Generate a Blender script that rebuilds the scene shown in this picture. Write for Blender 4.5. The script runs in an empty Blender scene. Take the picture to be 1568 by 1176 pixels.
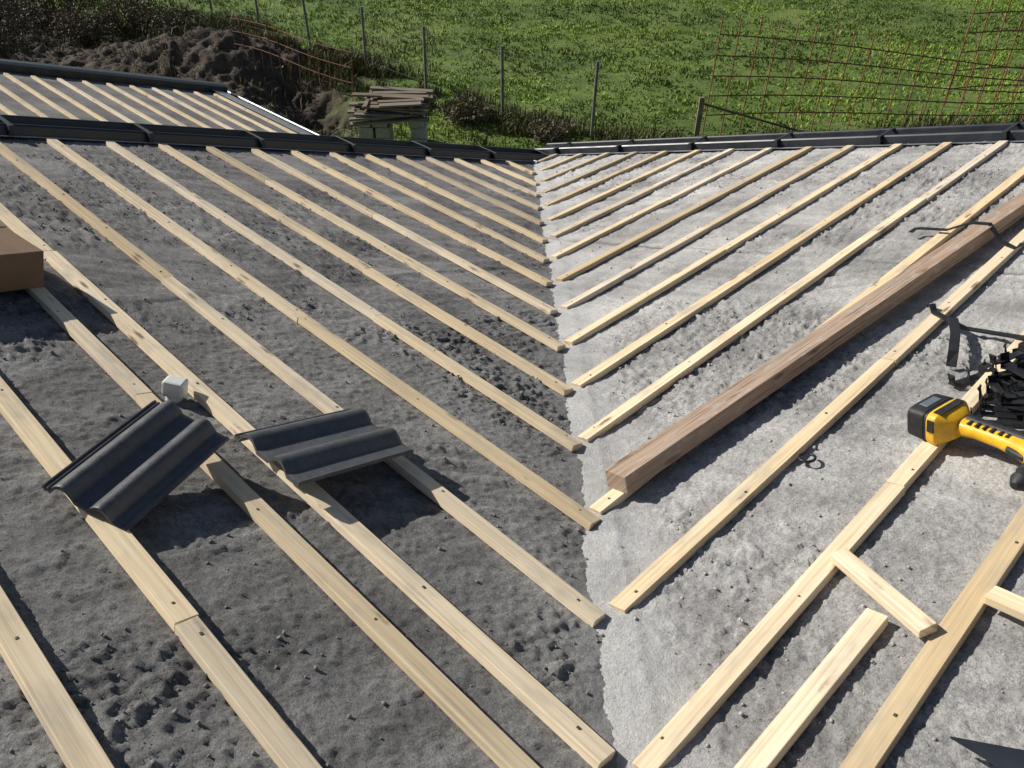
import bpy, bmesh, math, random
import numpy as np
from mathutils import Vector, Matrix
random.seed(7); rng=np.random.default_rng(11)
scene=bpy.context.scene; COL=scene.collection
# ------------------------------------------------------------------ frames
TH=0.31586; CT,ST=math.cos(TH),math.sin(TH); s2=math.sqrt(.5)
dL=np.array([-s2,s2,0.]); dR=np.array([s2,s2,0.]); ZZ=np.array([0,0,1.])
upL=-dR*CT+ZZ*ST; nL=dR*ST+ZZ*CT
upR=-dL*CT+ZZ*ST; nR=dL*ST+ZZ*CT
HL,HR=-.035,-.005
def L(a,u,h=0.): return a*dL+u*upL+(h+HL)*nL
def R(a,u,h=0.): return a*dR+u*upR+(h+HR)*nR
GZ=-2.3
# ------------------------------------------------------------------ noise
_t=rng.random((256,256))
def vn(x,y):
    xi=np.floor(x).astype(int); yi=np.floor(y).astype(int); fx=x-xi; fy=y-yi
    fx=fx*fx*fx*(fx*(fx*6-15)+10); fy=fy*fy*fy*(fy*(fy*6-15)+10)
    g=lambda i,j:_t[(xi+i)&255,(yi+j)&255]
    return (g(0,0)*(1-fx)+g(1,0)*fx)*(1-fy)+(g(0,1)*(1-fx)+g(1,1)*fx)*fy
def fbm(x,y,o=4):
    s=0;a=.5;t=0
    for i in range(o):
        s=s+a*vn(x+17.3*i,y+9.1*i); t+=a; a*=.5; x,y=(x*.8-y*.6)*2.03,(x*.6+y*.8)*2.03
    return s/t
def sst(e0,e1,x):
    t=np.clip((x-e0)/(e1-e0),0,1); return t*t*(3-2*t)
# ------------------------------------------------------------------ helpers
def link(o,parent=None):
    COL.objects.link(o)
    if parent: o.parent=parent
    return o
def empty(name):
    o=bpy.data.objects.new(name,None); o.empty_display_size=.1; return link(o)
def mesh_obj(name,V,F,mat,parent=None,smooth=False,cols=None,uvs=None,bevel=0):
    me=bpy.data.meshes.new(name); me.from_pydata([tuple(map(float,v)) for v in V],[],[tuple(f) for f in F]); 
    if cols is not None:
        at=me.color_attributes.new("tint",'FLOAT_COLOR','POINT'); at.data.foreach_set("color",np.asarray(cols,dtype=np.float32).ravel())
    if uvs is not None:
        ul=me.uv_layers.new(name="UVMap"); ul.data.foreach_set("uv",np.asarray(uvs,dtype=np.float32).ravel())
    if smooth: me.polygons.foreach_set("use_smooth",[len(p.vertices)==4 for p in me.polygons])
    if mat: me.materials.append(mat)
    me.update()
    o=bpy.data.objects.new(name,me); link(o,parent)
    if bevel:
        b=o.modifiers.new("bevel",'BEVEL'); b.width=bevel; b.segments=2; b.limit_method='ANGLE'
    return o
def np_mesh(name,V,F,mat,parent=None,smooth=True,cols=None):
    V=np.asarray(V,dtype=np.float32); F=np.asarray(F,dtype=np.int32); k=F.shape[1]
    me=bpy.data.meshes.new(name); me.vertices.add(len(V)); me.vertices.foreach_set("co",V.ravel())
    me.loops.add(F.size); me.loops.foreach_set("vertex_index",F.ravel())
    me.polygons.add(len(F)); me.polygons.foreach_set("loop_start",np.arange(0,F.size,k,dtype=np.int32))
    me.polygons.foreach_set("loop_total",np.full(len(F),k,dtype=np.int32))
    if smooth: me.polygons.foreach_set("use_smooth",np.ones(len(F),dtype=bool))
    if cols is not None:
        at=me.color_attributes.new("tint",'FLOAT_COLOR','POINT'); at.data.foreach_set("color",np.asarray(cols,dtype=np.float32).ravel())
    me.update(calc_edges=True); me.validate()
    if mat: me.materials.append(mat)
    o=bpy.data.objects.new(name,me); return link(o,parent)
class MB:
    def __init__(s): s.V=[];s.F=[];s.uv=[];s.col=[]
    def box(s,o,x,y,z,lx,ly,lz,tint=.5):
        b=len(s.V); o=np.array(o); ox=random.uniform(0,90); oy=random.uniform(0,90)
        q=[]
        for k in (0,1):
            for (i,j) in ((-1,-1),(1,-1),(1,1),(-1,1)):
                jx=random.uniform(-.002,.002)
                s.V.append(o+x*(i*lx/2+jx)+y*(j*ly/2)+z*(k*lz)); q.append((i*lx/2,j*ly/2,k*lz)); s.col.append((tint,ox/90,0,1))
        for f in ((0,3,2,1),(4,5,6,7),(0,1,5,4),(1,2,6,5),(2,3,7,6),(3,0,4,7)):
            s.F.append([b+i for i in f])
            for i in f: s.uv.append((q[i][0]+ox,q[i][1]+q[i][2]+oy))
    def done(s,name,mat,parent=None,bevel=.0015,smooth=False):
        return mesh_obj(name,s.V,s.F,mat,parent,smooth,s.col,s.uv,bevel)
def tube(name,pts,r,mat,parent=None,n=8,caps=True):
    V=[];F=[]; pts=[np.array(p,float) for p in pts]
    rr=r if isinstance(r,(list,tuple)) else [r]*len(pts)
    for i,p in enumerate(pts):
        t=pts[min(i+1,len(pts)-1)]-pts[max(i-1,0)]; t/=np.linalg.norm(t)
        a=np.cross(t,ZZ if abs(t[2])<.9 else np.array([1.,0,0])); a/=np.linalg.norm(a); b=np.cross(t,a)
        for k in range(n):
            V.append(p+rr[i]*(a*math.cos(2*math.pi*k/n)+b*math.sin(2*math.pi*k/n)))
    for i in range(len(pts)-1):
        for k in range(n): F.append((i*n+k,i*n+(k+1)%n,(i+1)*n+(k+1)%n,(i+1)*n+k))
    if caps:
        for j,base in ((0,0),(1,(len(pts)-1)*n)):
            c=len(V); 
            for k in range(n): V.append(V[base+k])
            F.append(tuple(c+k for k in (range(n-1,-1,-1) if j==0 else range(n))))
    return mesh_obj(name,V,F,mat,parent,True)
# ------------------------------------------------------------------ materials
def newmat(name):
    m=bpy.data.materials.new(name); m.use_nodes=True; nt=m.node_tree
    return m,nt,nt.nodes["Principled BSDF"]
class G:
    def __init__(s,nt): s.nt=nt
    def n(s,t,**k):
        nd=s.nt.nodes.new(t)
        for a,b in k.items(): setattr(nd,a,b)
        return nd
    def l(s,a,b): s.nt.links.new(a,b)
    def noise(s,vec,sc,det=4,rough=.55):
        nd=s.n("ShaderNodeTexNoise"); nd.inputs["Scale"].default_value=sc; nd.inputs["Detail"].default_value=det; nd.inputs["Roughness"].default_value=rough
        if vec: s.l(vec,nd.inputs["Vector"])
        return nd.outputs["Fac"]
    def ramp(s,fac,st):
        nd=s.n("ShaderNodeValToRGB"); cr=nd.color_ramp
        while len(cr.elements)<len(st): cr.elements.new(.5)
        for e,(p,c) in zip(cr.elements,st): e.position=p; e.color=(*c,1) if len(c)==3 else c
        s.l(fac,nd.inputs[0]); return nd.outputs[0]
    def mix(s,f,a,b,mode='MIX'):
        nd=s.n("ShaderNodeMix",data_type='RGBA',blend_type=mode)
        for v,i in ((f,0),(a,6),(b,7)):
            if hasattr(v,"links"): s.l(v,nd.inputs[i])
            else: nd.inputs[i].default_value=v if i==0 else (*v,1)
        return nd.outputs[2]
    def math(s,op,a,b=0.):
        nd=s.n("ShaderNodeMath",operation=op)
        for v,i in ((a,0),(b,1)):
            if hasattr(v,"links"): s.l(v,nd.inputs[i])
            else: nd.inputs[i].default_value=v
        return nd.outputs[0]
    def bump(s,h,dist,bs,strength=1.,prev=None):
        nd=s.n("ShaderNodeBump"); nd.inputs["Distance"].default_value=dist; nd.inputs["Strength"].default_value=strength
        s.l(h,nd.inputs["Height"])
        if prev: s.l(prev,nd.inputs["Normal"])
        if bs: s.l(nd.outputs[0],bs.inputs["Normal"])
        return nd.outputs[0]
    def coord(s,w="Object"): return s.n("ShaderNodeTexCoord").outputs[w]
    def mapv(s,v,sc):
        nd=s.n("ShaderNodeMapping"); nd.inputs["Scale"].default_value=sc; s.l(v,nd.inputs[0]); return nd.outputs[0]
    def attr(s,ch):
        a=s.n("ShaderNodeAttribute",attribute_name="tint"); sp=s.n("ShaderNodeSeparateColor"); s.l(a.outputs["Color"],sp.inputs[0]); return sp.outputs[ch]
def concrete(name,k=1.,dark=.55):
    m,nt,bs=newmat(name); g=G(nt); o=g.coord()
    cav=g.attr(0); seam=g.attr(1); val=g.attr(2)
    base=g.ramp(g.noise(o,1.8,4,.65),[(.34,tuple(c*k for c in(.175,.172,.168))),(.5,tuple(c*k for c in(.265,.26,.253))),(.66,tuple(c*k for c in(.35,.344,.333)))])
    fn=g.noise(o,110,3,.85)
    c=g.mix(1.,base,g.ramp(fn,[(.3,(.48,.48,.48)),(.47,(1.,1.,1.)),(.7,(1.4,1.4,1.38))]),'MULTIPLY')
    c=g.mix(cav,g.mix(1.,c,(dark,dark,dark*1.02),'MULTIPLY'),c)  # albedo darkened by cav: painted cavity shade plus streak and lump tone
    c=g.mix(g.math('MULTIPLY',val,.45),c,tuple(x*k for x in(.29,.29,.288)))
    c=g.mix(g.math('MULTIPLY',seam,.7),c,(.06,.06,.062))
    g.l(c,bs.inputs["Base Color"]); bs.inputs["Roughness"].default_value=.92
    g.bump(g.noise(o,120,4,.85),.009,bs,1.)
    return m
M_conL=concrete("rough_screed_shaded_left",1.0); M_conR=concrete("rough_screed_lit_right",2.0,.62)  # one screed; sun contrast between slopes painted into albedo, left darker, right lighter
def wood(name,c0,c1,c2,rough=.7,knot=True,fleck=.0):
    m,nt,bs=newmat(name); g=G(nt); uv=g.coord("UV")
    gr=g.noise(g.mapv(uv,(2.2,95,1)),1.,4,.6); gr2=g.noise(g.mapv(uv,(.7,22,1)),1.,2)
    c=g.ramp(gr,[(.28,c0),(.5,c1),(.75,c2)])
    c=g.mix(.5,c,g.ramp(gr2,[(.35,(.82,.78,.7)),(.62,(1.05,1.05,1.05))]),'MULTIPLY')
    t=g.attr(0); c=g.mix(1.,c,g.ramp(t,[(0,(.72,.67,.58)),(.4,(.94,.90,.82)),(1,(1.08,1.08,1.08))]),'MULTIPLY')
    if not fleck: c=g.mix(1.,c,g.ramp(g.attr(1),[(0,(.82,.86,.94)),(.3,(1.,1.,1.)),(1,(1.02,.98,.88))]),'MULTIPLY')
    if knot:
        v=g.n("ShaderNodeTexVoronoi"); v.inputs["Scale"].default_value=1.; g.l(g.mapv(uv,(3.4,16,1)),v.inputs["Vector"])
        d=g.math('ADD',v.outputs["Distance"],g.math('MULTIPLY',g.noise(uv,40,1),.14))
        kn=g.ramp(d,[(.14,(1,1,1)),(.26,(0,0,0))]); c=g.mix(g.math('MULTIPLY',kn,.85),c,(.17,.09,.04))
    st=g.ramp(g.noise(g.mapv(uv,(3,9,1)),1.,3,.7),[(.50,(0,0,0)),(.68,(1,1,1))])
    c=g.mix(g.math('MULTIPLY',st,.5),c,(.36,.33,.28))
    if fleck:
        f=g.ramp(g.noise(g.mapv(uv,(9,25,1)),1.,4,.75),[(.54,(0,0,0)),(.64,(1,1,1))])
        c=g.mix(g.math('MULTIPLY',f,fleck),c,(.50,.48,.45))
        cr=g.ramp(g.noise(g.mapv(uv,(1.4,60,1)),1.,3,.6),[(.33,(1,1,1)),(.40,(0,0,0))])
        c=g.mix(g.math('MULTIPLY',cr,.8),c,(.06,.045,.035))
    g.l(c,bs.inputs["Base Color"]); bs.inputs["Roughness"].default_value=rough
    g.bump(gr,.0015 if not fleck else .004,bs,.8); return m
M_wood=wood("batten_pine",(.66,.52,.35),(.84,.71,.52),(.93,.83,.67))
M_old=wood("beam_old_wood",(.22,.145,.10),(.40,.29,.22),(.54,.43,.34),.85,True,.5)
M_grey=wood("weathered_boards",(.10,.085,.07),(.22,.185,.15),(.34,.30,.25),.85)
def plain(name,c,rough=.5,metal=0.,var=.25,sc=20,bump=.0):
    m,nt,bs=newmat(name); g=G(nt); o=g.coord(); f=g.noise(o,sc,4,.65)
    lo=tuple(x*(1-var) for x in c); hi=tuple(x*(1+var) for x in c)
    g.l(g.ramp(f,[(.3,lo),(.7,hi)]),bs.inputs["Base Color"]); bs.inputs["Metallic"].default_value=metal
    g.l(g.ramp(f,[(.3,(rough*.85,)*3),(.7,(min(1,rough*1.2),)*3)]),bs.inputs["Roughness"])
    if bump: g.bump(g.noise(o,sc*6,3,.7),bump,bs,.8)
    return m
M_tile=plain("tile_anthracite",(.09,.093,.10),.45,0,.25,30,.0014)
M_trim=plain("trim_anthracite",(.022,.026,.034),.38,.0,.3,6)
M_steel=plain("galvanised_steel",(.6,.61,.63),.35,.9,.15,15)
M_screw=plain("screw_heads",(.16,.12,.08),.5,.5,.3,40)
M_blackm=plain("black_metal",(.022,.022,.024),.4,.2,.3,25)
M_rust=plain("rusty_rebar",(.24,.10,.055),.85,0,.35,9)
M_post=plain("fence_post_steel",(.17,.16,.15),.7,0,.4,8)
M_white=plain("white_plastic",(.78,.78,.75),.4,0,.05,12)
M_card=plain("cardboard",(.22,.14,.085),.85,0,.15,7)  # base colour darkened so the carton reads as a shaded side
M_yel=plain("drill_yellow",(.80,.45,.02),.42,0,.22,26)
M_blk=plain("drill_black",(.022,.022,.022),.55,0,.4,60,.0008)
M_render=plain("house_render",(.62,.60,.55),.9,0,.08,3,.002)
M_block=plain("concrete_block",(.46,.44,.40),.9,0,.25,14,.004)
M_crumbL=plain("mortar_crumb_shaded_left",(.22,.216,.21),.95,0,.35,40,.002); M_crumbR=plain("mortar_crumb_lit_right",(.42,.41,.395),.95,0,.35,40,.002)  # crumb colours repeat the painted shaded-left, lit-right split of the screed
def tinted(name,rough=.7):
    m,nt,bs=newmat(name); g=G(nt); a=g.n("ShaderNodeAttribute",attribute_name="tint"); g.l(a.outputs["Color"],bs.inputs["Base Color"])
    bs.inputs["Roughness"].default_value=rough; bs.inputs["Specular IOR Level"].default_value=.3
    return m
M_leaf=tinted("foliage_leaves",.65)
# ------------------------------------------------------------------ roof screed
house=empty("house")
def axis(lo,hi,f0,f1,fine,coarse):
    p=[lo]
    while p[-1]<hi: 
        x=p[-1]; d=max(f0-x,x-f1,0); p.append(x+(fine+(coarse-fine)*min(1,d/.9)))
    return np.array(p)
def deck_h(a,u,seed,seam_a,rough):
    vd=(a+u*CT)*s2; x=a+seed; y=u+seed*2
    lump=fbm(x*2.6,y*2.6,3)-.5
    wx=x+.03*(fbm(x*8,y*8,2)-.5); wy=y+.03*(fbm(x*8+30,y*8,2)-.5)
    mask=sst(.43-rough,.61-rough,fbm(x*1.7+3,y*1.2+8,4))*(.25+.9*fbm(x*6,y*6,2))
    vm=1-sst(.06,.18,vd+.14*(fbm(x*4,y*4,3)-.5)); mask=mask*(1-.75*vm)
    c1=fbm(wx*44,wy*44,3); c2=fbm(wx*27+40,wy*27,3)
    cl=sst(.50,.60,c1); cl2=sst(.57,.67,c2); pit=sst(.54,.63,fbm(wx*33,wy*33+50,3))
    grit=sst(.56,.68,fbm(x*60+9,y*60,2))
    fine=fbm(x*50,y*50,3)-.5
    streak=fbm(x*17,y*1.7,3)-.5
    ca,sa=.8,.6; sx,sy=x*ca-y*sa,x*sa+y*ca
    smear=(fbm(sx*22+5,sy*2.0,3)-.5)*sst(.46,.60,fbm(x*1.2+60,y*1.2,3))
    h=.013*lump+mask*(.007*cl+.011*cl2-.007*pit)+.0055*fine*(1-.4*vm)+.004*grit*(1-.5*vm)+(1-mask)*(.008*streak+.013*smear)
    cav=np.clip(.78-mask*(.6*pit+.25*(1-cl2))+fine*.8+lump*.7+(1-mask)*(streak*1.2+smear*1.5),0,1)  # pits and gaps between clods get painted shade; lumps, streaks, smears vary tone
    sd=np.abs(a-(seam_a+.02*np.sin(u*1.7)+.03*(fbm(u*1.5,a*0+3,2)-.5)))
    h=h+np.where(a>seam_a,.004,0.); seam=(1-sst(.004,.018,sd))*sst(.3,.6,fbm(u*3,a*0+9,2))
    h=h*(sst(-.1,.05,vd)*.4+.6)+.017*np.exp(-np.maximum(vd,0)/.045)*(.6+.8*fbm(u*3+seed,vd*6,2))
    return h-.003,cav,seam,vm,vd,mask
def deck(name,d,up,n,H,seed,seam_a,a_hi,mat,rough,matc):
    A=axis(-9.5,a_hi,-5.9,-3.4,.0076,.021); Uv=axis(-.05,10.,4.7,7.0,.0076,.021)
    a,u=np.meshgrid(A,Uv,indexing='ij')
    h,cav,seam,vm,vd,mask=deck_h(a,u,seed,seam_a,rough)
    P=a[...,None]*d+u[...,None]*up+(h+H)[...,None]*n
    I=np.arange(a.size).reshape(a.shape)
    F=np.stack([I[:-1,:-1],I[1:,:-1],I[1:,1:],I[:-1,1:]],-1)
    F=F[vd[:-1,:-1]>-.12]
    if np.dot(np.cross(d,up),n)<0: F=F[:,::-1]
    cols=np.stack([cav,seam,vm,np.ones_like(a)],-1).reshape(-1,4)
    V=P.reshape(-1,3); used=np.unique(F); rm=-np.ones(len(V),int); rm[used]=np.arange(len(used))
    np_mesh(name,V[used],rm[F],mat,house,True,cols[used])
    N=26000; ca=rng.uniform(-6.6,a_hi-.1,N); cu=rng.uniform(.3,7.6,N)
    h,cav,seam,vm,vd,mask=deck_h(ca,cu,seed,seam_a,rough)
    k=(vd>.0)&(rng.random(N)<.12+1.3*mask); ca,cu,h=ca[k],cu[k],h[k]; N=len(ca)
    sz=.0022+.0058*rng.random(N)**3.0
    C=ca[:,None]*d+cu[:,None]*up+(h+H+sz*.4)[:,None]*n
    oc=np.array([[1,0,0],[-1,0,0],[0,1,0],[0,-1,0],[0,0,1],[0,0,-1]],float)
    q=rng.normal(0,1,(N,3,3)); q[:,0]/=np.linalg.norm(q[:,0],axis=1,keepdims=True); q[:,1]=np.cross(q[:,0],q[:,1]); q[:,1]/=np.linalg.norm(q[:,1],axis=1,keepdims=True); q[:,2]=np.cross(q[:,0],q[:,1])
    Vc=C[:,None,:]+np.einsum('vk,nkj->nvj',oc,q)*(sz[:,None,None]*(.6+.8*rng.random((N,6,1))))
    fc=np.array([[0,2,4],[2,1,4],[1,3,4],[3,0,4],[2,0,5],[1,2,5],[3,1,5],[0,3,5]])
    np_mesh(name.replace("deck","crumbs"),Vc.reshape(-1,3),(fc[None]+np.arange(N)[:,None,None]*6).reshape(-1,3),matc,house,False)
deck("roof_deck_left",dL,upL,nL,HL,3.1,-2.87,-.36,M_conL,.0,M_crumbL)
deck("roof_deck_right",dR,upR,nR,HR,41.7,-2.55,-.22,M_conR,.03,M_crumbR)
def prism(name,pts,zt,zb,mat,parent):
    n=len(pts); V=[(p[0],p[1],z) for p,z in zip(pts,zt)]+[(p[0],p[1],z) for p,z in zip(pts,zb)]
    F=[tuple(range(n)),tuple(range(2*n-1,n-1,-1))]+[(i,(i+1)%n+0,(i+1)%n+n,i+n)[::-1] for i in range(n)]
    return mesh_obj(name,V,F,mat,parent)
def slab(name,fr,a_hi):
    c=[fr(a_hi,-a_hi/CT,-.05),fr(a_hi,10,-.05),fr(-9.5,10,-.05)]
    prism(name,c,[p[2] for p in c],[p[2]-.2 for p in c],M_render,house)
slab("slab_left",L,-.36); slab("slab_right",R,-.22)
def wall(name,fr,d,a,u0,u1):
    p=[fr(a,u0,-.3),fr(a,u1,-.3)]; q=[x-d*.3 for x in p]; pts=[p[0],p[1],q[1],q[0]]
    prism(name,pts,[x[2] for x in (p[0],p[1],p[1],p[0])],[GZ-.2]*4,M_render,house)
wall("wall_left",L,dL,-.7,.8,10); wall("wall_right",R,dR,-.55,.7,10)
# ------------------------------------------------------------------ edge trims
def sweep(name,fr,prof,u0,u1,mat,parent,th=.004):
    n=len(prof); V=[];F=[]
    for u in (u0,u1):
        for (a,h) in prof: V.append(fr(a,u,h))
    for i in range(n-1): F.append((i,i+1,n+i+1,n+i))
    o=mesh_obj(name,V,F,mat,parent); m=o.modifiers.new("s",'SOLIDIFY'); m.thickness=th; m.offset=0
    return o
def arc(ca,ch,r,a0,a1,n=8): return [(ca+r*math.cos(math.radians(a0+(a1-a0)*i/n)),ch+r*math.sin(math.radians(a0+(a1-a0)*i/n))) for i in range(n+1)]
def edge(tag,fr,off,u0,u1):
    prof=[(off-.06,.012),(off-.02,.012),(off-.01,.055)]+arc(off+.012,.055,.022,180,0,6)+[(off+.04,-.01),(off+.05,-.03),(off+.17,-.03),(off+.19,.06)]+arc(off+.207,.062,.017,180,-20,6)
    sweep("edge_trim_"+tag,fr,prof,u0,u1,M_trim,house,.004)
    sweep("edge_fascia_"+tag,fr,[(off+.205,.06),(off+.205,-.22)],u0,u1,M_trim,house,.004)
    sweep("edge_strip_"+tag,fr,[(off-.075,.02),(off-.064,.022)],u0,u1,M_steel,house,.003)
    b=MB(); u=u0+.35; x=dL if fr is L else dR; y=upL if fr is L else upR; z=nL if fr is L else nR
    while u<u1:
        b.box(fr(off+.1,u,.078),x,y,z,.23,.03,.005); b.box(fr(off-.03,u,.02),x,y,z,.05,.03,.062)
        u+=.86
    b.done("edge_brackets_"+tag,M_trim,house)
edge("left",L,-.36,-.05,10); edge("right",R,-.20,.12,10)
mb=MB(); cpt=-.26*dL-.10*dR
mb.box(cpt,dL,dR,ZZ,.28,.24,.11); mb.done("corner_cap",M_trim,house,.012)
mb=MB(); mb.box(L(-.47,.52,.01),dL,upL,nL,.05,.2,.03); mb.done("corner_flashing",M_steel,house,.002)
# ------------------------------------------------------------------ battens
BW,BT=.056,.028
def batten_rows(name,fr,d,up,n,rows):
    p=empty(name); wb=MB(); sb=MB()
    for (u,a0,a1) in rows:
        a=a0; first=True
        while a<a1-.02:
            ln=random.uniform(2.2,4.2) if not first else random.uniform(1.2,3.2); e=min(a+ln,a1)
            if a1-e<.5: e=a1
            du=random.uniform(-.005,.005); ang=random.uniform(-.003,.003)
            x=d*math.cos(ang)+up*math.sin(ang); y=-d*math.sin(ang)+up*math.cos(ang)
            wb.box(fr((a+e)/2,u+du,.001+random.uniform(0,.003)),x,y,n,e-a-.003,BW*random.uniform(.94,1.06),BT,random.random())
            q=a+random.uniform(.06,.1)
            while q<e:
                sb.box(fr(q,u+du+random.uniform(-.014,.014),BT+.0015),d,up,n,.008,.008,.003); q+=random.uniform(.5,.85)
            a=e; first=False
    wb.done("battens",M_wood,p); sb.done("screws",M_screw,p,.001)
    return p
rowsL=[]
for k in range(0,16):
    u=5.961-.35*k; a0=-(u*CT)+.135+random.uniform(-.02,.02)
    if k==2: a0-=.05
    if k==0: a0+=.02
    if a0<-.56: rowsL.append((u,a0,-.485))
rowsL.append((6.15,-6.2,-2.60)); rowsL.append((6.52,-6.6,-.485)); rowsL.append((6.83,-6.9,-.485)); rowsL.append((7.2,-7.3,-.485)); rowsL.append((7.56,-7.5,-.485)); rowsL.append((7.9,-7.9,-.485))
batten_rows("roof_battens",L,dL,upL,nL,rowsL)
rowsR=[]
for k in range(0,16):
    u=5.8435-.3557*k
    if k==0: u=5.865
    a0=-(u*CT)-.065+random.uniform(-.012,.012)
    if a0<-.35: rowsR.append((u,a0,-.274))
rowsR+= [(6.225,-5.9,-.274),(6.59,-6.3,-.274),(6.95,-6.7,-.274),(7.3,-7.0,-.274)]
batten_rows("roof_battens",R,dR,upR,nR,rowsR)
def loose(name,fr,n,p0,p1,w,t,mat,h=0.,tint=None):
    P0=fr(*p0,h); P1=fr(*p1,h); x=P1-P0; ln=np.linalg.norm(x); x/=ln; y=np.cross(n,x); y/=np.linalg.norm(y); z=np.cross(x,y)
    m=MB(); m.box((P0+P1)/2,x,y,z,ln,w,t,tint if tint is not None else .4+.6*random.random()); return m.done(name,mat,None,.0025)
loose("wooden_batten",R,nR,(-5.9,6.045),(-4.93,6.06),.056,.028,M_wood,.003)
loose("wooden_batten",R,nR,(-4.79,5.885),(-4.945,6.19),.052,.026,M_wood,.032)
loose("wooden_batten",R,nR,(-4.75,6.255),(-4.83,6.75),.052,.026,M_wood,.032)
loose("wooden_beam",R,nR,(-4.83,5.125),(-.95,5.43),.095,.068,M_old,.032,.8)
# ------------------------------------------------------------------ roof tiles
def tile(c,e1,e2,length=.42,width=.325):
    e1=np.array(e1);e1/=np.linalg.norm(e1);e2=np.array(e2);e2-=e1*np.dot(e1,e2);e2/=np.linalg.norm(e2);e3=np.cross(e1,e2)
    if e3[2]<0: e3=-e3
    prof=[]
    for i in range(81):
        v=i/80*width; 
        if v<.026: z=-.004+(-.005 if int(v/.006)%2 else 0)
        else:
            t=((v-.026)/(width-.026)*2)%1.0
            z=.030*max(0,math.sin(math.pi*min(t/.62,1)))**.9 if t<.62 else 0
            if v>width-.012: z=.004
        prof.append((v-width/2,z))
    V=[];F=[]; n=len(prof); st=[(-length/2,0),(-length/2+.006,.001),(0,.0015),(length/2-.012,.001),(length/2,-.003)]
    for s,dz in st:
        for v,z in prof: V.append(np.array(c)+e1*s+e2*v+e3*(z+dz))
    m=len(V)
    for s,dz in st:
        for v,z in prof: V.append(np.array(c)+e1*s+e2*v+e3*(z+dz-.013))
    for s in range(len(st)-1):
        for i in range(n-1):
            q=(s*n+i,s*n+i+1,(s+1)*n+i+1,(s+1)*n+i); F.append(q); F.append(tuple(m+k for k in q[::-1]))
        for i in (0,n-1): F.append((s*n+i,(s+1)*n+i,m+(s+1)*n+i,m+s*n+i))
    for s in (0,len(st)-1):
        for i in range(n-1): F.append((s*n+i,s*n+i+1,m+s*n+i+1,m+s*n+i))
    o=mesh_obj("roof_tile",V,F,M_tile,None,False)
    b=bmesh.new(); b.from_mesh(o.data); bmesh.ops.recalc_face_normals(b,faces=b.faces); b.to_mesh(o.data); b.free()
    return o
def LV(v): return v[0]*dL+v[1]*upL+v[2]*nL
tile(L(-4.095,6.365,.095),LV((.40,-.89,.22)),LV((-.93,-.34,-.16)),.42,.262)
tile(L(-4.222,5.835,.090),LV((.02,-1,-.02)),LV((-1,-.02,.05)),.445,.335)
# vent pipe stub with a squared white cap
pb=L(-3.66,6.05,-.02); vp=empty("vent_pipe"); tube("pipe",[pb,pb+nL*.05],.027,M_white,vp,24)
m=MB(); ex=(dR-dL)/np.linalg.norm(dR-dL); ex=ex-nL*np.dot(ex,nL); ex/=np.linalg.norm(ex); m.box(pb+nL*.035,ex,np.cross(nL,ex),nL,.070,.064,.056); m.done("cap",M_white,vp,.009)
# ------------------------------------------------------------------ cardboard box
bx=empty("cardboard_box"); d1=.99*dL+.14*upL; d2=-.14*dL+.99*upL
c0=L(-2.73,6.12,.032); m=MB(); m.box(c0+d1*.28+d2*.22,d1,d2,nL,.56,.44,.15); m.done("carton",M_card,bx,.004)
m=MB(); m.box(c0+d1*.28+d2*.22+nL*.1503,d1,d2,nL,.56,.05,.0012); m.box(c0+d1*.28+d2*.22+nL*.1506,d1,d2,nL,.004,.44,.002); m.done("tape",M_card,bx,0)
# ------------------------------------------------------------------ hooks (bent flat bars)
def strip(name,fr,n,pts,w=.02,t=.005,mat=None,parent=None):
    P=[fr(*p) for p in pts]; V=[];F=[]
    for i,p in enumerate(P):
        tg=P[min(i+1,len(P)-1)]-P[max(i-1,0)]; tg/=np.linalg.norm(tg)
        s=np.cross(n,tg); 
        if np.linalg.norm(s)<.3: s=np.cross(P[-1]-P[0],n)
        s/=np.linalg.norm(s); q=np.cross(tg,s); q/=np.linalg.norm(q)
        for i2,j2 in((-1,-1),(1,-1),(1,1),(-1,1)): V.append(p+s*i2*w/2+q*j2*t/2)
    for i in range(len(P)-1):
        for k in range(4): F.append((i*4+k,i*4+(k+1)%4,(i+1)*4+(k+1)%4,(i+1)*4+k))
    F.append((3,2,1,0)); e=(len(P)-1)*4; F.append((e,e+1,e+2,e+3))
    return mesh_obj(name,V,F,mat or M_blackm,parent,False,None,None,.001)
strip("roof_hook",R,nR,[(-2.20,4.98,.045),(-2.16,4.985,.05),(-2.15,5.01,.05),(-2.17,5.15,.055),(-2.19,5.27,.106),(-2.2,5.36,.106),(-2.28,5.44,.05),(-2.33,5.52,.035),(-2.30,5.54,.05)],.022,.008)
strip("roof_hook",R,nR,[(-3.10,5.44,.04),(-3.12,5.46,.06),(-3.15,5.48,.04),(-3.26,5.64,.035),(-3.29,5.85,.04),(-3.31,5.93,.06)],.026,.008)
strip("roof_hook",R,nR,[(-3.24,5.60,.03),(-3.27,5.60,.075),(-3.40,5.66,.08),(-3.55,5.71,.075),(-3.57,5.71,.02)],.036,.008)
pile=empty("metal_brackets")
def bracket(i,a,u,h,an,ln,lift,w):
    c,s=math.cos(an),math.sin(an)
    P=[(a,u,h+lift),(a+c*.004,u+s*.004,h+.004),(a+c*ln*.5,u+s*ln*.5,h),(a+c*ln,u+s*ln,h+.003),(a+c*(ln+.005),u+s*(ln+.005),h+lift*.8),(a+c*(ln+.03),u+s*(ln+.03),h+lift*.85)]
    strip("bracket_%d"%i,R,nR,P,w,.005,None,pile)
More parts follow.
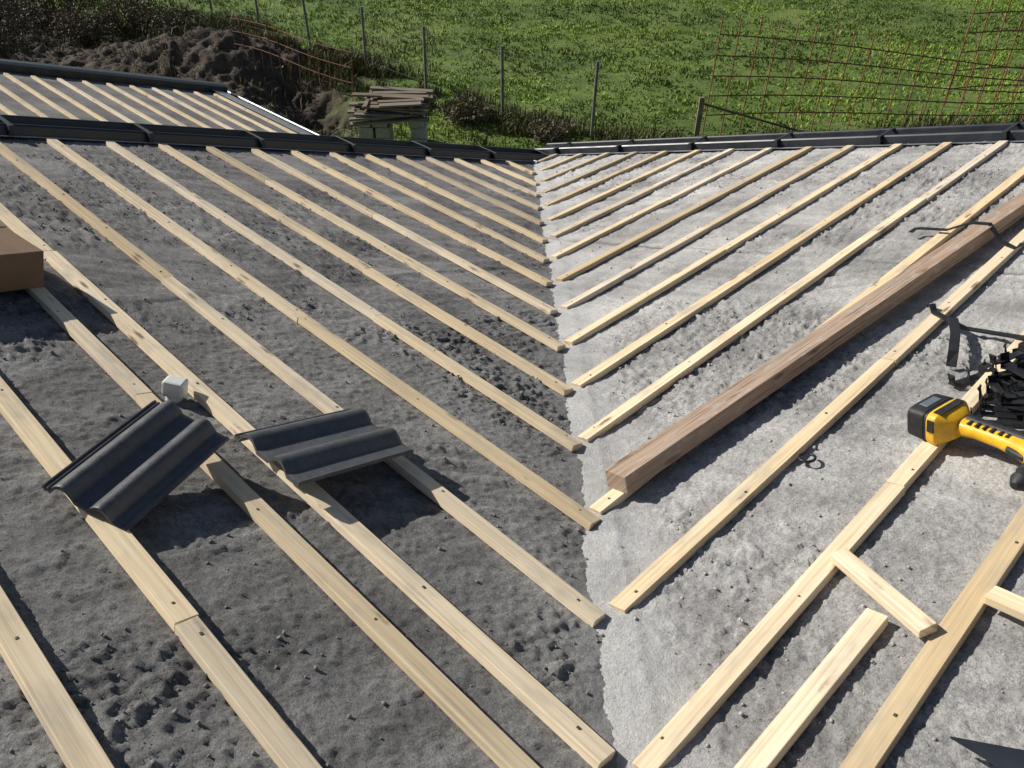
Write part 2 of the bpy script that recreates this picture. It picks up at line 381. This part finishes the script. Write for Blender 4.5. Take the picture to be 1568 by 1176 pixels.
for i in range(12):
    bracket(i,-3.95+.034*i+random.uniform(-.01,.01),5.93-.006*i+random.uniform(-.015,.015),.034+.006*(i%3),1.35+random.uniform(-.25,.25),random.uniform(.13,.19),random.uniform(.035,.06),random.uniform(.026,.034))
for i in range(14):
    bracket(20+i,random.uniform(-3.95,-3.5),random.uniform(5.86,6.04),random.uniform(.06,.10),random.uniform(.4,2.6),random.uniform(.12,.17),random.uniform(.03,.05),random.uniform(.026,.038))
for i in range(6):
    bracket(40+i,-3.70+.07*i,5.76+.03*i,.012,.5+.45*i,.13,.045,.036)
rp=[]
for i in range(13): an=i/12*5.2; rp.append(R(-4.36+.026*math.cos(an),5.56+.026*math.sin(an),.02+.004*i/12))
tube("ring_hook",rp,.005,M_blackm,None,8)
V=[R(-5.213,6.342,.05),R(-5.10,6.66,.06),R(-5.28,6.70,.06),R(-5.213,6.342,.044),R(-5.10,6.66,.054),R(-5.28,6.70,.054)]
mesh_obj("metal_flashing",V,[(0,1,2),(5,4,3),(0,3,4,1),(1,4,5,2),(2,5,3,0)],M_trim)
# ------------------------------------------------------------------ cordless drill lying on its side
dr=empty("cordless_drill"); SC=1.38
e1=np.array([-.25,.968]); e2=np.array([-.968,-.25]); oc=np.array([-4.06,5.865])
E1=e1[0]*dR+e1[1]*upR; E2=e2[0]*dR+e2[1]*upR; E3=nR
def D(x,y,z): return R(oc[0],oc[1],.03)+(E1*x+E2*y+E3*z)*SC
def loft(name,secs,mat,n=16,ex=3.2):
    V=[];F=[]
    for (x,y,z,ry,rz) in secs:
        for k in range(n):
            t=2*math.pi*(k+.5)/n; c,s=math.cos(t),math.sin(t)
            V.append(D(x,y+ry*math.copysign(abs(c)**(2/ex),c),z+rz*math.copysign(abs(s)**(2/ex),s)))
    for i in range(len(secs)-1):
        for k in range(n): F.append((i*n+k,i*n+(k+1)%n,(i+1)*n+(k+1)%n,(i+1)*n+k))
    F.append(tuple(range(n-1,-1,-1))); F.append(tuple((len(secs)-1)*n+k for k in range(n)))
    return mesh_obj(name,V,F,mat,dr,True,None,None,.002)
loft("battery",[(-.050,0,.04,.050,.034),(-.046,0,.04,.055,.038),(-.004,0,.04,.057,.040)],M_blk,20,6)
loft("battery_band",[(-.004,0,.04,.0555,.0385),(.004,0,.04,.0555,.0385)],M_blk,20,6)
loft("battery_shoe",[(.004,0,.04,.058,.041),(.026,0,.04,.060,.042),(.040,-.002,.04,.046,.034),(.054,-.004,.04,.028,.024)],M_yel,20,5)
loft("handle",[(.05,-.006,.04,.027,.022),(.09,-.008,.04,.023,.018),(.15,-.006,.04,.023,.019),(.20,.0,.04,.030,.022),(.225,.005,.04,.036,.025)],M_yel,16,2.5)
loft("grip",[(.058,-.017,.043,.016,.0235),(.09,-.019,.043,.015,.0205),(.15,-.017,.043,.016,.0215),(.21,-.014,.043,.02,.0255)],M_blk,16,2.5)
mm=MB()
for i in range(6): mm.box(D(.075+i*.018,.0,.0585),E1,E2,E3,.007*SC,.020*SC,.004)
mm.done("grip_ribs",M_blk,dr,.001)
mm=MB(); mm.box(D(.022,.0,.0818),E1,E2,E3,.020*SC,.085*SC,.0022); mm.box(D(.018,.0605,.04),E1,E2,E3,.016*SC,.004*SC,.03*SC); mm.done("shoe_latch",M_blk,dr,.001)
MX=.262
def loft2(name,secs,mat,n=18):
    V=[];F=[]
    for (y,x,z,r) in secs:
        for k in range(n):
            t=2*math.pi*k/n; V.append(D(x+r*math.cos(t),y,z+r*math.sin(t)))
    for i in range(len(secs)-1):
        for k in range(n): F.append((i*n+k,i*n+(k+1)%n,(i+1)*n+(k+1)%n,(i+1)*n+k))
    F.append(tuple(range(n-1,-1,-1))); F.append(tuple((len(secs)-1)*n+k for k in range(n)))
    return mesh_obj(name,V,F,mat,dr,True,None,None,.001)
loft2("motor_housing",[(-.085,MX,.04,.02),(-.08,MX,.04,.029),(-.02,MX,.04,.034),(.05,MX,.04,.033),(.06,MX,.04,.028)],M_yel)
loft2("motor_cap",[(-.10,MX,.04,.022),(-.095,MX,.04,.028),(-.07,MX,.04,.0305)],M_blk)
loft2("torque_collar",[(.058,MX,.04,.027),(.09,MX,.04,.026),(.093,MX,.04,.02)],M_blk)
loft2("chuck",[(.09,MX,.04,.02),(.115,MX,.04,.021),(.13,MX,.04,.012),(.135,MX,.04,.008)],M_blk)
loft("trigger",[(.175,.018,.04,.012,.009),(.195,.024,.04,.012,.009),(.22,.03,.04,.012,.009)],M_blk,10,2.5)
mm=MB(); mm.box(D(-.026,0,.0792),E1,E2,E3,.02*SC,.05*SC,.0015); mm.done("battery_label",M_steel,dr,.0005)
mm=MB()
for i in range(5): mm.box(D(MX,-.06+i*.012,.0725),E1,E2,E3,.03*SC,.005*SC,.003)
mm.done("cooling_slots",M_blk,dr,.0005)
# ------------------------------------------------------------------ lower annex roof, upper left
annex=empty("annex_building")
def AX(a,u,h=0.): return a*dL+u*upL+(h-1.0)*nL
A=np.arange(-.2,6.75,.05); Uv=np.arange(.12,9,.05); a,u=np.meshgrid(A,Uv,indexing='ij')
h=.02*(fbm(a*3,u*3,3)-.5)+.01*(fbm(a*14,u*14,2)-.5)
P=a[...,None]*dL+u[...,None]*upL+(h-1.0)[...,None]*nL; I=np.arange(a.size).reshape(a.shape)
F=np.stack([I[:-1,:-1],I[1:,:-1],I[1:,1:],I[:-1,1:]],-1).reshape(-1,4)
if np.dot(np.cross(dL,upL),nL)<0: F=F[:,::-1]
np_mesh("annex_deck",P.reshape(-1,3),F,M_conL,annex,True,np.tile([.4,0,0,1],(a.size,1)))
c=[AX(-.2,.1,-.04),AX(6.75,.1,-.04),AX(6.75,9,-.04),AX(-.2,9,-.04)]
prism("annex_slab",c,[p[2] for p in c],[p[2]-.2 for p in c],M_render,annex)
c=[AX(0,.4,-.25),AX(6.5,.4,-.25),AX(6.5,9,-.25),AX(0,9,-.25)]
prism("annex_walls",c,[p[2] for p in c],[GZ-.3]*4,M_render,annex)
ab=MB()
for k in range(0,22):
    u_=.33+.327*k; ab.box(AX(3.15,u_,.002),dL,upL,nL,6.5,.054,.03,.5+.5*random.random())
ab.done("annex_battens",M_wood,annex)
sweep("annex_verge",AX,[(6.62,.0),(6.62,.10),(6.70,.12),(6.86,.12),(6.88,.06),(6.88,-.25)],.0,9,M_trim,annex)
def AXs(u,a,h=0.): return AX(a,u,h)
sweep("annex_gutter",AXs,[(.2,.035),(.06,.03),(.05,.0)]+arc(-.03,.0,.075,0,-180,10),-.3,6.8,M_trim,annex)
sweep("annex_gutter_bead",AXs,arc(-.108,.008,.012,0,330,8),-.3,6.8,M_steel,annex,.002)
sweep("annex_eave_flashing",AXs,[(.28,.042),(.22,.042),(.08,.036)],-.3,6.6,M_steel,annex)
# ------------------------------------------------------------------ terrain
def dirt(x,y):
    line=9.5-.50*(x+2.6)
    e=fbm(x*.9+2,y*.9,3)-.5
    return sst(.6,-.6,y-line-2.2*e)*sst(.3,-1.2,x+3.0-e*2)
def thgt(x,y):
    z=.18*(fbm(x*.35+5,y*.35,3)-.5)+.05*(fbm(x*2.2,y*2.2,3)-.5)
    dm=np.exp(-(((x+6.5)/2.0)**2+((y-9.9)/1.2)**2))*.8+np.exp(-(((x+10.5)/3)**2+((y-9.5)/1.4)**2))*.35
    dt=dirt(x,y)
    ditch=np.exp(-(((x+4.4)*.8+(y-8.0)*.55)**2/.5+((y-8.0)*.7-(x+4.4)*.35)**2/3.))*-.6
    return GZ+z+dm+ditch+dt*.35*(fbm(x*3.3,y*3.3,4)-.5)+dt*.10*(fbm(x*11,y*11,3)-.5)
gx=np.concatenate([-np.geomspace(300,18,26),np.arange(-17.6,-2,.05),np.arange(-1.95,18,.1),np.geomspace(18,300,26)])
gy=np.concatenate([-np.geomspace(300,4,24),np.arange(-3.9,3.9,.4),np.arange(4,13,.05),np.arange(13,21,.1),np.geomspace(21,400,30)])
x,y=np.meshgrid(gx,gy,indexing='ij'); near=np.exp(-np.maximum(0,np.hypot(x,y-8)-30)/30)
z=GZ+(thgt(x,y)-GZ)*near; dt=dirt(x,y)*near
I=np.arange(x.size).reshape(x.shape); F=np.stack([I[:-1,:-1],I[1:,:-1],I[1:,1:],I[:-1,1:]],-1).reshape(-1,4)
m,nt,bs=newmat("field_ground"); g=G(nt); o=g.coord()
gr=g.ramp(g.noise(o,.5,4,.6),[(.3,(.07,.12,.02)),(.5,(.12,.19,.03)),(.7,(.17,.22,.05))])
gr=g.mix(.6,gr,g.ramp(g.noise(o,9,4,.7),[(.3,(.45,.45,.4)),(.65,(1.3,1.3,1.2))]),'MULTIPLY')
di=g.ramp(g.noise(o,4,5,.75),[(.3,(.024,.017,.012)),(.55,(.075,.054,.038)),(.75,(.15,.12,.09))])
g.l(g.mix(g.attr(0),gr,di),bs.inputs["Base Color"]); bs.inputs["Roughness"].default_value=.95
g.bump(g.noise(o,14,4,.7),.04,bs,.8)
np_mesh("ground",np.stack([x,y,z],-1).reshape(-1,3),F,m,None,True,np.stack([dt,dt,dt,np.ones_like(dt)],-1).reshape(-1,4))
# ------------------------------------------------------------------ grass
def blades(name,X,Y,H,W,colr,lean=.5):
    n=len(X); an=rng.random(n)*6.283; la=rng.random(n)*6.283; ln=H*lean*rng.random(n); z=thgt(X,Y)-.01
    dx=np.cos(an)*W/2; dy=np.sin(an)*W/2
    v0=np.stack([X-dx,Y-dy,z],-1); v1=np.stack([X+dx,Y+dy,z],-1)
    mx=X+np.cos(la)*ln*.35; my=Y+np.sin(la)*ln*.35
    v2=np.stack([mx+dx*.8,my+dy*.8,z+H*.6],-1); v3=np.stack([X+np.cos(la)*ln,Y+np.sin(la)*ln,z+H*(1-.25*rng.random(n))],-1); v4=np.stack([mx-dx*.8,my-dy*.8,z+H*.6],-1)
    V=np.stack([v0,v1,v2,v4,v3],1).reshape(-1,3); b=np.arange(n)*5
    T=np.concatenate([np.stack([b,b+1,b+2],-1),np.stack([b,b+2,b+3],-1),np.stack([b+3,b+2,b+4],-1)])
    C=np.repeat(np.concatenate([colr,np.ones((n,1))],1),5,0)
    return np_mesh(name,V,T,M_leaf,None,False,C)
nt_=28000; tx=rng.uniform(-17,18,nt_); ty=rng.uniform(5.0,20.5,nt_)
dens=fbm(tx*1.1+9,ty*1.5,3)
k=((dirt(tx,ty)<.4)|(rng.random(nt_)<.04))&(rng.random(nt_)<.35+1.6*sst(.36,.55,dens)); tx,ty=tx[k],ty[k]
per=6; X=np.repeat(tx,per)+rng.normal(0,.07,len(tx)*per); Y=np.repeat(ty,per)+rng.normal(0,.07,len(tx)*per)
pa=fbm(X*.30+4,Y*.9+3,4); pb_=fbm(X*1.3,Y*1.8,3)
Hh=(.03+.07*rng.random(len(X)))*(.5+1.0*pb_)
c0_=np.array([.085,.15,.02]); c1=np.array([.25,.38,.04]); c2=np.array([.36,.38,.11])
t=np.clip((pa-.36)/.24+.25*(rng.random(len(X))-.5),0,1)[:,None]; w=(sst(.50,.66,pb_)*.6*rng.random(len(X)))[:,None]
Cc=(c0_*(1-t)+c1*t)*(1-w)+c2*w; Cc*=(.8+.4*rng.random((len(X),1)))
blades("grass",X,Y,Hh,np.full(len(X),.02)+.016*rng.random(len(X)),Cc,1.1)
fence_pts=[(1.18,6.11),(-.48,7.05),(-2.12,8.7),(-3.58,10.05),(-4.95,10.9),(-6.5,12.4),(-8.1,13.9),(-9.7,15.4),(-11.3,16.9)]
n=26000; seg=rng.integers(0,len(fence_pts)-1,n); fr_=rng.random(n); fp=np.array(fence_pts)
wx=fp[seg,0]*(1-fr_)+fp[seg+1,0]*fr_+rng.normal(-.15,.4,n); wy=fp[seg,1]*(1-fr_)+fp[seg+1,1]*fr_+rng.normal(-.35,.45,n)
ex_=rng.uniform(-16,-2,6000); ey=rng.uniform(6,13,6000); wx=np.concatenate([wx,ex_]); wy=np.concatenate([wy,ey])
rx=rng.uniform(1,12,3500); ry=5.8+.13*rx+rng.normal(0,.25,3500); wx=np.concatenate([wx,rx]); wy=np.concatenate([wy,ry])
dn=fbm(wx*1.2,wy*1.2,3); k=dn>.47; wx,wy,dn=wx[k],wy[k],dn[k]
t=rng.random((len(wx),1)); Cw=np.array([.08,.12,.025])*(1-t)+np.array([.22,.18,.09])*t; Cw*=(.5+.7*rng.random((len(wx),1)))
blades("weeds",wx,wy,(.12+.34*rng.random(len(wx)))*(dn*1.6-.3),np.full(len(wx),.02),Cw,.8)
# ------------------------------------------------------------------ shrubs
M_twig=plain("twig_bark",(.14,.10,.07),.9,0,.3,30)
def shrub(cx,cy,rad,hgt,green,nl):
    p=empty("dry_shrub"); z0=float(thgt(np.array(cx),np.array(cy)))-.05
    TV=[];TF=[]; tips=[]
    for i in range(70):
        an=random.uniform(0,6.283); r=rad*math.sqrt(random.random()); h=hgt*random.uniform(.55,1.1)*(1-.35*(r/rad)**2)
        p0=np.array([cx+r*.3*math.cos(an),cy+r*.3*math.sin(an),z0]); p2=np.array([cx+r*math.cos(an),cy+r*math.sin(an),z0+h]); p1=(p0+p2)/2+np.array([random.uniform(-.1,.1),random.uniform(-.1,.1),.12])
        tips.append((p0,p1,p2)); p3=p2+np.array([random.uniform(-.1,.1),random.uniform(-.1,.1),random.uniform(.05,.25)])
        for (q0,q1,w0,w1) in ((p0,p1,.012,.009),(p1,p2,.009,.006),(p2,p3,.006,.003)):
            b=len(TV); sx=np.array([1.,0,0]); sy=np.array([0,1.,0])
            for q,w in((q0,w0),(q1,w1)):
                for kk in range(3): TV.append(q+w*(sx*math.cos(kk*2.094)+sy*math.sin(kk*2.094)))
            for kk in range(3): TF.append((b+kk,b+(kk+1)%3,b+3+(kk+1)%3,b+3+kk))
    mesh_obj("twigs",TV,TF,M_twig,p)
    tp=np.array([[a,b,c] for a,b,c in tips]); s=rng.integers(0,len(tips),nl); f=np.clip(rng.beta(2.2,1.3,nl),0,1)[:,None]
    base=np.where(f<.5,tp[s,0]*(1-2*f)+tp[s,1]*2*f,tp[s,1]*(2-2*f)+tp[s,2]*(2*f-1))
    c=base+rng.normal(0,.09,(nl,3)); sz=rng.uniform(.012,.04,nl)[:,None]
    a1=rng.normal(0,1,(nl,3)); a1/=np.linalg.norm(a1,axis=1,keepdims=True); a2=np.cross(a1,rng.normal(0,1,(nl,3))); a2/=np.linalg.norm(a2,axis=1,keepdims=True)
    V=np.stack([c-a1*sz,c+a2*sz*.5,c+a1*sz,c-a2*sz*.5],1).reshape(-1,3); F=np.arange(nl*4).reshape(-1,4)
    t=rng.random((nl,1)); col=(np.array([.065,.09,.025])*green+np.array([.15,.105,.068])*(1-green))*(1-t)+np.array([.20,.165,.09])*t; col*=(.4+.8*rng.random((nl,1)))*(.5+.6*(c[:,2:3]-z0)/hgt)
    np_mesh("leaves",V,F,M_leaf,p,False,np.repeat(np.concatenate([col,np.ones((nl,1))],1),4,0))
for (cx,cy,rad,hg,gn,nl) in [(-13.6,13.2,1.5,1.7,.15,6500),(-11.6,12.8,1.3,1.5,.25,6000),(-9.6,12.6,1.1,1.3,.1,4500),(-12.6,11.2,1.2,1.1,.1,5500),(-10.2,11.2,.8,.8,.35,3500),(-8.4,11.9,.7,.8,.4,2500),(-14.8,11.6,1.4,1.4,.15,6000),(-15.8,14.6,1.5,1.8,.2,6000),(-11.9,9.8,1.1,.8,.2,4000),(-1.2,6.9,.55,.45,.6,2200),(.4,6.0,.4,.35,.5,1500)]:
    shrub(cx,cy,rad,hg,gn,nl)
# ------------------------------------------------------------------ fence
fe=empty("wire_fence"); tops=[]
for i,(fx,fy) in enumerate(fence_pts):
    z0=float(thgt(np.array(fx),np.array(fy))); lx,ly=random.uniform(-.06,.06),random.uniform(-.04,.04); H=1.36+random.uniform(-.06,.06)
    tube("post_%d"%i,[(fx,fy,z0-.3),(fx+lx,fy+ly,z0+H)],.03,M_post,fe,8); tops.append((np.array([fx,fy,z0]),np.array([lx,ly,H])))
for lev in (.2,.45,.7,.95,1.2):
    for i in range(len(tops)-1):
        a_=tops[i][0]+tops[i][1]*lev/1.3; b_=tops[i+1][0]+tops[i+1][1]*lev/1.3; mid=(a_+b_)/2-ZZ*.02
        tube("wire_%d_%d"%(int(lev*100),i),[a_,mid,b_],.003,M_post,fe,4,False)
# ------------------------------------------------------------------ rebar mesh panels
def rebar(p0,p1,h0,h1,lean,sp,r=.0125,zoff=0.,spv=None):
    V=[];F=[]; p0=np.array(p0);p1=np.array(p1); ln=np.linalg.norm(p1-p0); nv=int(ln/sp); up=np.array([lean[0],lean[1],1.]); spv=spv or sp
    def bar(a,b):
        q=len(V); t=b-a; t/=np.linalg.norm(t); s=np.cross(t,np.array([.3,.9,.2])); s/=np.linalg.norm(s); w=np.cross(t,s)
        for e in(a,b):
            for kk in range(5): V.append(e+r*(s*math.cos(kk*1.2566)+w*math.sin(kk*1.2566)))
        for kk in range(5): F.append((q+kk,q+(kk+1)%5,q+5+(kk+1)%5,q+5+kk))
    z0=float(thgt(np.array(p0[0]),np.array(p0[1])))+zoff
    def pt(f,h): 
        b=p0*(1-f)+p1*f; return np.array([b[0],b[1],z0])+up*h+np.array([0,.05*math.sin(f*7),.03*math.sin(f*5)])
    for i in range(nv+1):
        f=i/nv; H=h0*(1-f)+h1*f; bar(pt(f,-.1),pt(f,H+random.uniform(.02,.14))+np.array([random.uniform(-.03,.03),0,0]))
    nh=int(max(h0,h1)/spv)
    for j in range(1,nh+1):
        for i in range(nv):
            f0,f1=i/nv,(i+1)/nv; H=j*spv
            bar(pt(f0,H*(h0*(1-f0)+h1*f0)/max(h0,h1)),pt(f1,H*(h0*(1-f1)+h1*f1)/max(h0,h1)))
    mesh_obj("rebar_mesh_panel",V,F,M_rust)
rebar((3.35,6.5),(10.2,7.3),2.05,1.15,(.03,.05),.36)
rebar((8.75,8.3),(12.5,8.9),2.75,2.6,(.0,.06),.36,.0135)
rebar((-6.1,9.0),(-3.3,6.6),.85,.95,(.1,-.25),.3,.007,.15,.3)
X_=np.array([1.,0,0]);Y_=np.array([0,1.,0])
st=empty("wooden_stake"); z0=GZ; m=MB()
m.box((3.2,6.35,z0-.1),X_,Y_,ZZ,.09,.07,.85,.3); m.done("stake",M_grey,st)
tube("rail",[(3.2,6.42,z0+.62),(5.3,6.6,z0+.02)],.022,M_grey,st,6)
# ------------------------------------------------------------------ stacked boards on blocks
sk=empty("timber_stack"); m=MB()
for bx_ in (-2.93,-2.64,-2.03):
    for j in range(3): m.box((bx_+random.uniform(-.05,.05),5.75,GZ+.02+j*.2),X_,Y_,ZZ,.26,.45,.19)
m.done("concrete_blocks",M_block,sk,.008)
m=MB(); z=GZ+.60
for lay in range(6):
    yy=5.35+random.uniform(-.08,.05)
    while yy<6.2:
        w_=random.uniform(.08,.17); off=random.uniform(-.18,.18)+(.12 if lay>3 else 0); an=random.gauss(0,.09)
        x_=np.array([math.cos(an),math.sin(an),random.uniform(-.05,.05)]); x_/=np.linalg.norm(x_); y_=np.cross(ZZ,x_)
        m.box((-2.45+off,yy,z),x_,y_,ZZ,1.1+random.uniform(-.4,.25),w_*.9,.034,random.random()); yy+=w_+random.uniform(.01,.05)
    z+=.042 if lay%2 else .065
    if lay%2==0: 
        for bx_ in (-2.85,-2.05): m.box((bx_,5.75,z-.03),Y_,X_,ZZ,.9,.06,.028,.2)
m.done("boards",M_grey,sk,.003)
# ------------------------------------------------------------------ light
az=np.array([-.90,.43]); az/=np.linalg.norm(az); el=math.radians(31.5)
S=Vector((az[0]*math.cos(el),az[1]*math.cos(el),math.sin(el)))
sd=bpy.data.lights.new("sun",'SUN'); sd.energy=5.; sd.angle=math.radians(.5); sd.color=(1.,.95,.87)
so=bpy.data.objects.new("sun",sd); so.rotation_mode='QUATERNION'; so.rotation_quaternion=S.to_track_quat('Z','Y'); so.location=S*30; link(so)
w=bpy.data.worlds.new("World"); scene.world=w; w.use_nodes=True; nt=w.node_tree
sky=nt.nodes.new("ShaderNodeTexSky"); sky.sky_type='NISHITA'; sky.sun_disc=False; sky.sun_elevation=el; sky.sun_rotation=math.atan2(S.x,S.y)
nt.links.new(sky.outputs[0],nt.nodes["Background"].inputs[0]); nt.nodes["Background"].inputs[1].default_value=.06
# ------------------------------------------------------------------ camera
cd=bpy.data.cameras.new("camera"); co=bpy.data.objects.new("camera",cd); link(co)
cd.sensor_width=36; cd.lens=36*1258.389/1568; cd.clip_start=.05; cd.clip_end=2000
co.matrix_world=Matrix(((.99992,-.01025,-.00698,-.35842),(.00086,.61867,-.78565,-8.82397),(.01237,.78559,.61863,3.62449),(0,0,0,1)))
scene.camera=co
scene.view_settings.view_transform='Standard'; scene.view_settings.look='None'; scene.view_settings.exposure=0
